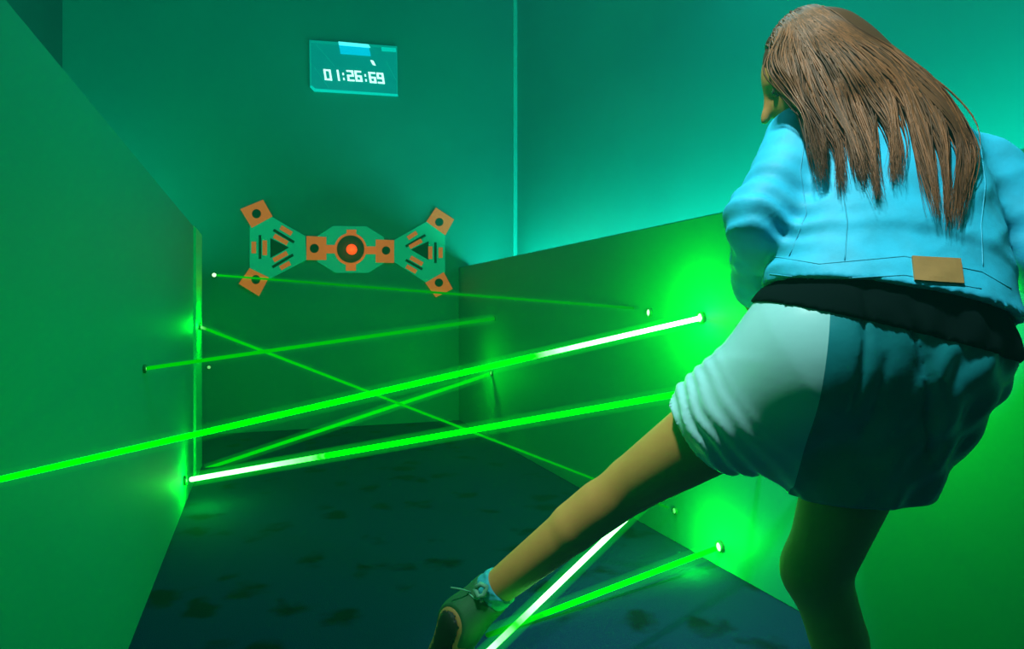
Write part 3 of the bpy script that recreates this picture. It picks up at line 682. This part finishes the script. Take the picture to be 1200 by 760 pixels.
for s in range(2300):
    g = random.uniform(0, len(GUIDE) - 1.001); i = int(g); fr = g - i; near = i + (fr > 0.5)
    lift = random.uniform(0.0, 0.014); ju = random.gauss(0, 1); jv = random.gauss(0, 1)
    ln = random.choice((1.0, 1.0, 0.96, 0.9, 0.8)); pts = []
    for k in range(5):
        lin = Vector(GUIDE[i][k]).lerp(Vector(GUIDE[i + 1][k]), fr); clump = Vector(GUIDE[near][k]); cw = (0, 0.15, 0.4, 0.74, 0.9)[k]
        q = lin.lerp(clump, cw); amp = (5, 7, 7, 5, 4)[k]
        u = q.x + ju * amp * 0.7 + random.gauss(0, 2.0); v = q.y + jv * (3, 4, 4, 5, 7)[k]
        d = depth_at(u, v, DG[k] if k else 1.36) - lift - 0.004
        if k == 4: d -= 0.004
        if k == 0:
            w_ = 1 - g / len(GUIDE); CS = HS if HS.dot(FWD) < 0 else -HS
            for hu, cs_ in ((1.0, 0.05), (0.86, 0.5)):
                dv = LK * ((0.75 * w_ - 0.45) + random.gauss(0, 0.10)) * (1 if hu == 1.0 else 1.15) + HU * hu + CS * (cs_ + random.gauss(0, 0.07)); dv.normalize()
                e_ = H - LK * 0.012 + HU * 0.008 + (LK * dv.dot(LK) * 0.100 + HU * dv.dot(HU) * 0.112 + HS * dv.dot(HS) * 0.088) * (1.02 + lift * 2)
                pts.append(e_)
        else: pts.append(P(u, v, d))
    path = catmull(pts, 5)
    for x, p in enumerate(path):
        r = p - CAM; dd = r.dot(FWD); loc, n_, _, _ = hb.ray_cast(CAM, r.normalized())
        if loc is not None and x > 1:
            dc = (loc - CAM).dot(FWD) - 0.003 - lift * 0.5
            if dd > dc: path[x] = CAM + r * (dc / dd)
    path = path[:max(12, int(len(path) * ln))]; n = len(path)
    for x in range(6, n):
        wv = math.sin(x * 0.55 + g * 2.3 + ju) * 0.0042 * min(1, (x - 5) / 12); path[x] = path[x] + RGT * wv
    rad = [0.0016 * (0.8 + 0.4 * math.sin(math.pi * x / (n - 1))) * (1 if x < n * 0.7 else max(0.15, (n - 1 - x) / (n * 0.3))) for x in range(n)]
    V, F = tube(path, rad, 3, False); o_ = len(HV_); HV_ += V; HF_ += [tuple(x + o_ for x in f) for f in F]; HM_ += [random.choice((0, 0, 1, 2))] * len(F)
CS = HS if HS.dot(FWD) < 0 else -HS
for s in range(1300):                                       # crown strands combed over the skull from the parting
    bk = s % 3 == 2
    C0, R0 = (H - LK * 0.05 - HU * 0.03, (0.075, 0.100, 0.082)) if bk else (H - LK * 0.012 + HU * 0.008, (0.100, 0.112, 0.088))
    a0 = random.uniform(-0.95, 0.3) if bk else random.uniform(-0.8, 0.62); a1 = max(-0.97, a0 * 1.1 - 0.12 + random.gauss(0, 0.05)); sc_ = 1.012 + random.random() * 0.035; path = []
    for x in range(11):
        t = x / 10; an = math.radians(-38 + 125 * t)
        lk = a0 + (a1 - a0) * t; rr = math.sqrt(max(0.05, 1 - lk * lk))
        path.append(C0 + (LK * lk * R0[0] + HU * rr * math.cos(an) * R0[1] + CS * rr * math.sin(an) * R0[2]) * sc_)
    V, F = tube(path, [0.0016 if x < 8 else 0.0016 * (11 - x) / 4 for x in range(11)], 3, False); o_ = len(HV_); HV_ += V
    HF_ += [tuple(x + o_ for x in f) for f in F]; HM_ += [random.choice((0, 0, 1, 2))] * len(F)
A0, A1 = H - LK * 0.03 + HU * 0.02, P(1055, 112, 1.29); AD = (A1 - A0).normalized(); U1 = (UP - AD * UP.dot(AD)).normalized(); U2 = U1.cross(AD)
if U2.dot(FWD) > 0: U2 = -U2
for s in range(420):                                        # strands over the hair falling behind the head
    an = math.radians(random.uniform(-35, 80)); sc_ = 1.012 + random.random() * 0.04; t0_ = random.uniform(-0.1, 0.3); t1_ = random.uniform(0.8, 1.1); path = []
    for x in range(11):
        t = t0_ + (t1_ - t0_) * x / 10; a_ = an + 0.12 * math.sin(3 * t + s)
        path.append(A0 + (A1 - A0) * t + (U1 * math.cos(a_) + U2 * math.sin(a_)) * (0.085 - 0.030 * t) * sc_)
    V, F = tube(path, [0.0016 * min(1, 0.3 + x / 3, 0.3 + (10 - x) / 3) for x in range(11)], 3, False); o_ = len(HV_); HV_ += V
    HF_ += [tuple(x + o_ for x in f) for f in F]; HM_ += [random.choice((0, 0, 1, 2))] * len(F)
o_ = len(HV_); HV_ += [Vector(v) for v in HV]; HF_ += [tuple(int(x) + o_ for x in f) for f in HQ]
HM_ += [1] * len(HQ)
hair = link('hair', mesh('hair', HV_, HF_, True, BASE), M['hair'], person)
hair.data.materials.append(mat('dark_brown_hair', (0.10, 0.042, 0.016), 0.55, spec=0.25)); hair.data.materials.append(mat('light_brown_hair', (0.28, 0.105, 0.036), 0.5, spec=0.3))
hair.data.polygons.foreach_set('material_index', HM_)

# socks and shoes
def shoe(ank, leg, heel, fd, sn_, label):
    side_ = fd.cross(sn_).normalized(); root = empty('shoe', (0, 0, 0)); root.parent = person
    pts = [ank - leg * 0.06, heel + sn_ * 0.07, heel + fd * 0.2, heel - fd * 0.05]
    lo, hi = bounds(pts, 0.09)
    f = Field(lo, hi, 0.004)
    f.cap(ank + leg * 0.0, heel, 0.048, 0.049, 0.02); f.cap(heel, heel + fd * 0.15, 0.047, 0.040, 0.03); f.cap(heel + fd * 0.1 , heel + fd * 0.17 + sn_ * 0.006, 0.042, 0.034, 0.02)
    f.cut(heel + sn_ * 0.036, sn_); f.cut(ank - leg * 0.004, -leg)
    me_, V, Q = f.mesh('upper', BASE); link('upper', me_, M['canvas'], root)
    f2 = Field(lo, hi, 0.004)
    f2.cap(heel, heel + fd * 0.15, 0.053, 0.046, 0.03); f2.cap(heel + fd * 0.1, heel + fd * 0.175, 0.047, 0.040, 0.02)
    f2.cut(heel + sn_ * 0.052, sn_); f2.cut(heel + sn_ * 0.040, -sn_)
    me_, V2, Q2 = f2.mesh('sole', BASE, 1); link('sole', me_, M['rubber'], root)
    f4 = Field(lo, hi, 0.004); f4.cap(heel, heel + fd * 0.15, 0.052, 0.045, 0.03); f4.cap(heel + fd * 0.1, heel + fd * 0.175, 0.046, 0.039, 0.02)
    f4.cut(heel + sn_ * 0.041, sn_); f4.cut(heel + sn_ * 0.012, -sn_)
    me_, _, _ = f4.mesh('rubber_band', BASE, 1); link('rubber_band', me_, M['leather'], root)
    # laces across the instep
    b = bvh(V, Q)
    for i in range(4):
        c = heel + fd * (0.055 + 0.022 * i); q = []
        for j in range(9):
            an = math.radians(-60 + 15 * j); dr = -sn_ * math.cos(an) + side_ * math.sin(an)
            loc, n, _, _ = b.ray_cast(c + dr * 0.2, -dr)
            if loc is not None: q.append(loc + n * 0.001)
        if len(q) > 2:
            VV, FF = tube(q, 0.0024, 5); link('lace', mesh('lace', VV, FF, True, BASE), M['lace'], root)
    f3 = Field(lo, hi, 0.004); f3.cap(ank - leg * 0.06, ank + leg * 0.03, 0.043, 0.0465, 0.01)
    f3.warp(lambda p: 0.0015 * np.sin(p[..., 2] * 420)); f3.cut(ank - leg * 0.034 , -leg)
    me_, _, _ = f3.mesh('sock', BASE); link('sock', me_, M['sock'], person)
    return root, b, bvh(V2, Q2)
rl, bl, bsl = shoe(J['ankL'], LD, HL, FD, SL, '')
shoe(J['ankR'], -UP, HR, FR, -UP, '')
# pull tab and a loop of lace at the collar of the lifted shoe
q = [P(557, 689, 1.50), P(563, 684, 1.495), P(570, 687, 1.495), P(567, 697, 1.49), P(560, 699, 1.49)]
V, F = tube(q + [q[0]], 0.006, 6); link('pull_tab', mesh('pull_tab', V, F, True, BASE), M['lace'], rl)
for pts in ([(548, 694), (556, 701), (566, 704)], [(528, 688), (540, 690), (552, 694)]):
    qq = [(cast(bl, u, v, 0.002) or P(u, v, 1.51)) for u, v in pts]
    V, F = tube(qq, 0.0022, 5); link('lace', mesh('lace', V, F, True, BASE), M['lace'], rl)
